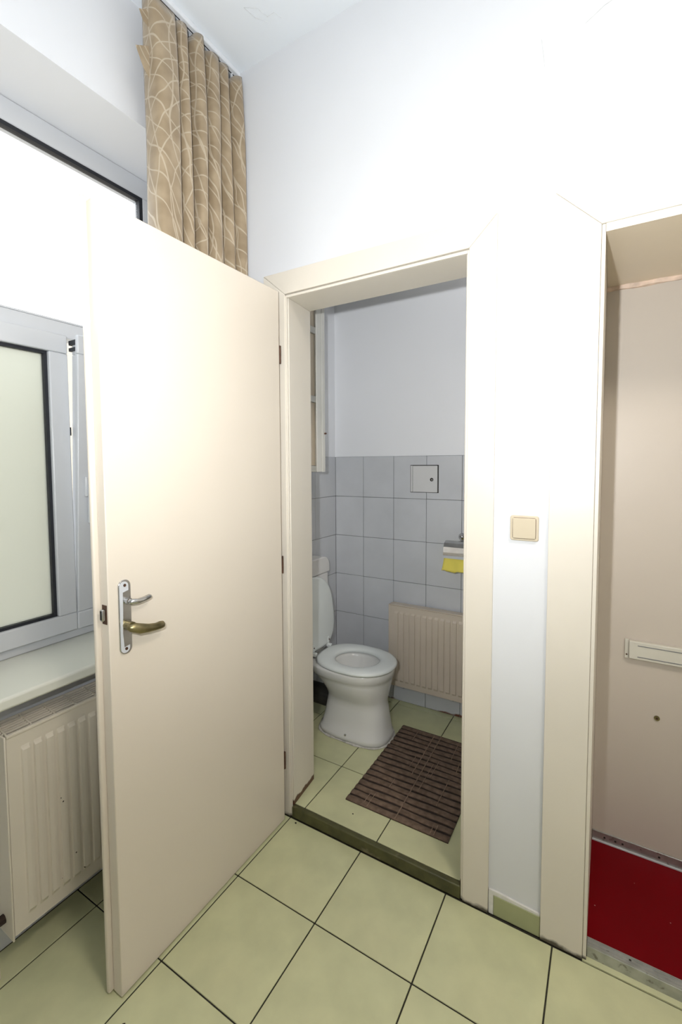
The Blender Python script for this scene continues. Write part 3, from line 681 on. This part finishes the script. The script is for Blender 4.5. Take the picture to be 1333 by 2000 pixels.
# ------------------------------------------------------------------ toilet
CYT = 2.122
tw = thing('toilet', 'white floor-standing toilet with raised lid', 'toilet', (-1.15, CYT, WF))
def egg(x0, x1, hw, z, n=40, e=2.3, back=0.0, cy=CYT):
    """egg outline, blunter at the back (x0) than at the front"""
    cx, a = (x0 + x1) / 2, (x1 - x0) / 2; out = []
    for k in range(n):
        t = 2 * math.pi * k / n; c, s = math.cos(t), math.sin(t)
        ex = e + back * (1 - c) / 2
        x = cx + a * math.copysign(abs(c) ** (2 / ex), c); y = cy + hw * math.copysign(abs(s) ** (2 / ex), s)
        out.append((x, y, z))
    return out
secs = [(0.0005, -1.335, -0.938, 0.128, 2.9), (0.03, -1.333, -0.939, 0.126, 2.9), (0.036, -1.322, -0.944, 0.118, 2.9), (0.10, -1.308, -0.950, 0.110, 2.7), (0.165, -1.296, -0.960, 0.100, 2.7), (0.195, -1.292, -0.964, 0.100, 2.5), (0.215, -1.294, -0.962, 0.110, 2.35),
        (0.245, -1.302, -0.956, 0.130, 2.25), (0.28, -1.322, -0.948, 0.149, 2.2), (0.315, -1.352, -0.941, 0.162, 2.25), (0.335, -1.385, -0.937, 0.168, 2.25), (0.338, -1.392, -0.933, 0.172, 2.25), (0.372, -1.400, -0.928, 0.176, 2.25), (0.382, -1.398, -0.930, 0.174, 2.25)]
rings = [egg(a, b, h, WF + z, 44, e, 0.5) for (z, a, b, h, e) in secs]
rings += [egg(-1.262, -0.985, 0.125, WF + 0.382, 44, 2.1), egg(-1.255, -0.992, 0.118, WF + 0.36, 44, 2.1), egg(-1.235, -1.01, 0.10, WF + 0.29, 44, 2.0), egg(-1.20, -1.05, 0.072, WF + 0.24, 44, 2.0), egg(-1.17, -1.08, 0.045, WF + 0.215, 44, 2.0)]
MB().loft(rings).build('bowl', M_ceramic, tw, smooth=True)
MB().loft([egg(-1.19, -1.06, 0.062, WF + 0.236, 30, 2.0), egg(-1.19, -1.06, 0.062, WF + 0.2362, 30, 2.0)]).build('water', M_plastic, tw)
# caulk bead round the foot
def ring_tube(path, r, n=6):
    m = MB(); k = len(path); rings = []
    for i in range(k):
        p = Vector(path[i]); t = (Vector(path[(i + 1) % k]) - Vector(path[i - 1])).normalized(); u = t.cross(Vector((0, 0, 1))).normalized()
        rr = r * (1 + 0.35 * math.sin(i * 1.7) + 0.2 * math.sin(i * 4.1))
        rings.append([p + u * rr * 1.4 * math.cos(2 * math.pi * j / n) + Vector((0, 0, 1)) * rr * math.sin(2 * math.pi * j / n) for j in range(n)])
    rings.append(rings[0]); return m.loft(rings, False, False)
ring_tube(egg(-1.338, -0.935, 0.131, WF + 0.003, 44, 2.9, 0.5), 0.0045).build('caulk_bead', M_caulk, tw, smooth=True)
MB().disc((-1.14, CYT - 0.122, WF + 0.031), 'z', 0.006, 0.006, 10).build('floor_bolt', M_chrome, tw)
# seat: rounded ring
SZ = WF + 0.384
seat = []
outer = lambda k, z: egg(-1.352 + k, -0.916 - k, 0.182 - k, z, 48, 2.2, 0.35); inner = lambda k, z: egg(-1.252 - k, -1.012 + k, 0.108 + k, z, 48, 2.05)
seat = [inner(0.004, SZ), inner(0, SZ + 0.008), inner(0.003, SZ + 0.017), inner(0.014, SZ + 0.0225), inner(0.035, SZ + 0.0245), outer(0.022, SZ + 0.023), outer(0.007, SZ + 0.018), outer(0, SZ + 0.009), outer(0.005, SZ)]
MB().loft(seat + [seat[0]], False, False).build('seat', M_plastic, tw, smooth=True)
# lid, leaning back on the cistern
def lid_ring(k, d, n=44):
    out = []
    for j in range(n):
        t = 2 * math.pi * j / n; c, s = math.cos(t), math.sin(t)
        e_ = 2.15 + (0.9 * (1 - s) / 2)
        u = CYT + (0.180 - k) * math.copysign(abs(c) ** (2 / e_), c)
        h = 0.202 + (0.203 - k) * math.copysign(abs(s) ** (2 / e_), s)
        out.append((-1.366 - 0.12 * h + d, u, SZ + 0.020 + h * 0.99))
    return out
MB().loft([lid_ring(0.010, -0.012), lid_ring(0.003, -0.009), lid_ring(0, -0.003), lid_ring(0.004, 0.003), lid_ring(0.016, 0.0055)]).build('lid', M_plastic, tw, smooth=True)
for s in (-1, 1):
    yy = CYT + s * 0.078
    MB().box(-1.385, -1.342, yy - 0.011, yy + 0.011, SZ + 0.006, SZ + 0.026).build('hinge', M_plastic, tw, bevel=0.004)
    MB().box(-1.3655, -1.3585, yy - 0.007, yy + 0.007, SZ + 0.027, SZ + 0.065).build('hinge_tab', M_plastic, tw, bevel=0.002)
    MB().disc((-1.3583, yy, SZ + 0.05), 'x', 0.004, 0.002, 10).build('hinge_screw', M_rust, tw)
MB().disc((-1.4055, CYT + 0.085, SZ + 0.315), 'x', 0.006, 0.006, 10).build('lid_buffer', M_plastic, tw)
# hinge bar
MB().tube([(-1.372, CYT - 0.066, SZ + 0.014), (-1.372, CYT + 0.066, SZ + 0.014)], 0.005, 8).build('hinge_rod', M_chrome, tw)
# cistern and its cover
def rrect(y0, y1, z0, z1, r, top_only=True, n=6):
    p = [(y0, z0), (y1, z0)]
    for k in range(n + 1):
        a = math.radians(90 * k / n); p.append((y1 - r + r * math.cos(a), z1 - r + r * math.sin(a)))
    for k in range(n + 1):
        a = math.radians(90 + 90 * k / n); p.append((y0 + r + r * math.cos(a), z1 - r + r * math.sin(a)))
    return p
MB().box(-1.5035, -1.424, CYT - 0.182, CYT + 0.182, 0.46, 0.848).build('cistern', M_tank, tw, bevel=0.012, seg=3)
MB().extrude(rrect(CYT - 0.188, CYT + 0.188, 0.849, 0.945, 0.06), 'x', -1.5035, -1.418).build('cistern_cover', M_tank, tw, bevel=0.006, seg=3)
MB().tube([(-1.4995, CYT, 0.19), (-1.285, CYT, 0.19)], 0.055, 20).build('drain_pipe', M_dark, tw, label='dark drain pipe behind the bowl')
MB().box(-1.46, -1.38, CYT - 0.07, CYT + 0.07, 0.36, 0.459).build('flush_neck', M_ceramic, tw, bevel=0.01)

# ------------------------------------------------------------------ toilet roll holder and roll
hd = thing('paper_holder', 'chrome toilet paper holder with hinged cover on the tiled wall', 'paper holder', (-0.69, WY1 - 0.007, 1.075))
MB().tube([(-0.685, WY1 - 0.0067, 1.082), (-0.685, WY1 - 0.012, 1.082), (-0.685, WY1 - 0.022, 1.082), (-0.685, WY1 - 0.030, 1.082)], [0.021, 0.021, 0.015, 0.009], 20).build('rose', M_chrome, hd, smooth=True)
MB().tube([(-0.685, WY1 - 0.028, 1.082), (-0.685, WY1 - 0.05, 1.080), (-0.675, WY1 - 0.066, 1.070), (-0.61, WY1 - 0.070, 1.064)], 0.005, 8).build('arm', M_chrome, hd, smooth=True)
prof = [(2.478, 1.066), (2.452, 1.067), (2.430, 1.058), (2.416, 1.038), (2.410, 1.010), (2.408, 0.980)]
poly = prof + [(y + 0.0018, z - 0.0012) for y, z in reversed(prof)]
MB().extrude(poly, 'x', -0.757, -0.617).build('cover_flap', M_chrome, hd)
MB().box(-0.757, -0.617, 2.4055, 2.4078, 0.979, 0.993).build('flap_edge', M_pvc, hd)
MB().tube([(-0.752, 2.470, 1.000), (-0.622, 2.470, 1.000)], 0.006, 8).build('spindle', M_chrome, hd)
roll = thing('toilet_roll', 'yellow toilet paper roll hanging under the chrome cover', 'toilet paper', (-0.687, 2.47, 0.95))
def annulus(x0, x1, cy, cz, r0, r1, n=28):
    def rg(x, r): return [(x, cy + r * math.cos(2 * math.pi * k / n), cz + r * math.sin(2 * math.pi * k / n)) for k in range(n)]
    r = [rg(x0, r0), rg(x0, r1), rg(x1, r1), rg(x1, r0)]
    return MB().loft(r + [r[0]], False, False)
annulus(-0.750, -0.624, 2.470, 1.0, 0.019, 0.048).build('roll_body', M_paper, roll)
sh = MB(); nx = 10; zsn = [1.0, 0.975, 0.95, 0.93, 0.915, 0.905]
for j, z in enumerate(zsn):
    for i in range(nx + 1):
        u = i / nx; x = -0.752 + 0.128 * u - 0.006 * j * (1 - u) * 0.5
        tear = 0.004 * math.sin(i * 0.9 + 1) + 0.002 * math.sin(i * 2.3) if j == len(zsn) - 1 else 0
        sh.v.append((x, 2.4205 - 0.001 * j - 0.003 * math.sin(u * 5 + j * 0.6) * (j / 5), z + tear))
for j in range(len(zsn) - 1):
    for i in range(nx): sh.f.append((j * (nx + 1) + i, j * (nx + 1) + i + 1, (j + 1) * (nx + 1) + i + 1, (j + 1) * (nx + 1) + i))
so_ = sh.build('loose_sheet', M_paper, roll, smooth=True); so_.modifiers.new('solid', 'SOLIDIFY').thickness = 0.001

# ------------------------------------------------------------------ access hatch
ah = thing('access_hatch', 'small square metal access hatch set in the grey tiles', 'hatch', (-0.907, WY1 - 0.0068, 1.40))
MB().box(-0.992, -0.823, WY1 - 0.0078, WY1 - 0.0068, 1.322, 1.482).build('dark_gap', M_dark, ah)
MB().box(-0.976, -0.8285, WY1 - 0.012, WY1 - 0.0079, 1.325, 1.4775).build('hatch_door', M_hatch, ah, bevel=0.001)
MB().box(-0.9895, -0.978, WY1 - 0.0105, WY1 - 0.0079, 1.325, 1.4785).build('hinge_strip', M_hatch, ah, bevel=0.001)
lk = MB().disc((-0.862, WY1 - 0.0135, 1.398), 'y', 0.010, 0.002, 16).build('lock', M_dark, ah)
MB().disc((-0.860, WY1 - 0.0148, 1.397), 'y', 0.0045, 0.0012, 10).build('lock_pin', M_chrome, lk)

# ------------------------------------------------------------------ wall cupboard in the toilet room
cb = thing('wall_cupboard', 'old white framed cupboard hung high beside the toilet doorway', 'cupboard', (-1.42, 1.92, 1.45))
cx0, cx1, cy0, cy1, cz0, cz1 = WX0 + 0.0075, -1.345, YW + 0.02, 2.125, 1.452, 2.55
MB().box(cx0, cx1, cy0, cy1, cz0, cz1).build('body', M_cabinet, cb, bevel=0.002)
FXc = cx1 + 0.0005
MB().box(FXc, FXc + 0.016, cy1 - 0.082, cy1, cz0 - 0.004, cz1).build('stile', M_cabinet, cb, bevel=0.003)
MB().box(FXc + 0.0162, FXc + 0.020, cy1 - 0.034, cy1 - 0.006, cz0 - 0.004, cz1).build('moulding', M_cabinet, cb, bevel=0.0015)
MB().box(FXc, FXc + 0.016, cy0, cy0 + 0.07, cz0 - 0.004, cz1).build('stile', M_cabinet, cb, bevel=0.003)
for z in (1.448, 1.815, 2.172, 2.515):
    MB().box(FXc, FXc + 0.014, cy0 + 0.0705, cy1 - 0.0825, z, z + 0.034).build('cross_rail', M_cabinet, cb, bevel=0.003)
for z0, z1 in ((1.4835, 1.8135), (1.8505, 2.1705), (2.2075, 2.5135)):
    MB().box(FXc, FXc + 0.003, cy0 + 0.0705, cy1 - 0.0825, z0, z1).build('panel', M_header, cb)
MB().disc((FXc + 0.016, cy1 - 0.012, 1.656), 'x', 0.005, 0.014, 10).build('knob', M_rust, cb)

# ------------------------------------------------------------------ floor mat
mt = thing('floor_mat', 'brown ribbed woven mat on the toilet room floor', 'mat', (-0.71, 1.965, WF))
mx0, mx1, my0, my1 = -0.934, -0.487, 1.640, 2.292
MB().box(mx0, mx1, my0, my1, WF + 0.0003, WF + 0.003).build('backing', M_matdark, mt)
ns = 17; pt_ = (my1 - my0) / ns
for k in range(ns):
    a = my0 + k * pt_; m = MB(); segs = 14; rings = []
    for i in range(segs + 1):
        x = mx0 + (mx1 - mx0) * i / segs
        wv = 0.0022 * math.sin(i * 0.9 + k * 1.3) * (0 if i in (0, segs) else 1)
        y0, y1 = a + (0.004 if k else 0) + wv * (1 if k else 0), a + pt_ - 0.004 + wv * (1 if k < ns - 1 else 0)
        z = WF + 0.003
        rings.append([(x, y0, z), (x, y0 + 0.004, z + 0.0028), (x, (y0 + y1) / 2, z + 0.0036), (x, y1 - 0.004, z + 0.0028), (x, y1, z)])
    m.loft(rings).build('woven_strip', M_mat, mt, smooth=True)
for (x, y0, y1, dx) in ((-0.706, 1.64, 2.285, -0.012), (-0.745, 1.93, 2.285, -0.008), (-0.775, 1.98, 2.06, 0), (-0.682, 1.85, 2.05, 0), (-0.665, 1.95, 2.08, 0), (-0.585, 1.80, 1.98, 0), (-0.572, 2.05, 2.12, -0.004), (-0.62, 2.13, 2.285, -0.004),
                        (-0.835, 1.645, 1.73, 0), (-0.855, 1.66, 1.72, 0), (-0.545, 1.645, 1.70, 0), (-0.56, 1.645, 1.69, 0), (-0.84, 2.18, 2.28, 0), (-0.80, 1.80, 1.86, 0)):
    MB().tube([(x, y0, WF + 0.0066), ((x + x + dx) / 2, (y0 + y1) / 2, WF + 0.0070), (x + dx, y1, WF + 0.0066)], 0.0016 if (y1 - y0) < 0.3 else 0.0026, 6).build('pale_yarn', M_yarn, mt)

# small crumbs of dirt on the floor
def crumb(x, y, z, r, label):
    m = MB(); n = 7
    rg = [[(x + r * q * (1 + 0.4 * math.sin(k * 2.3)) * math.cos(2 * math.pi * k / n), y + r * q * (1 + 0.3 * math.cos(k * 3.1)) * math.sin(2 * math.pi * k / n), z + h) for k in range(n)] for (q, h) in ((1, 0.0001), (0.8, r * 0.4), (0.3, r * 0.6))]
    tag(m.loft(rg).build('dirt_crumb', M_dark), label, 'dirt')
crumb(-1.066, 0.672, 0, 0.005, 'dark crumb on the green floor in front of the open door')
crumb(-1.075, 1.468, 0, 0.004, 'dark crumb on the hall floor below the threshold corner')
crumb(-0.868, 1.585, WF, 0.003, 'tiny dark crumb on the tile in front of the mat')
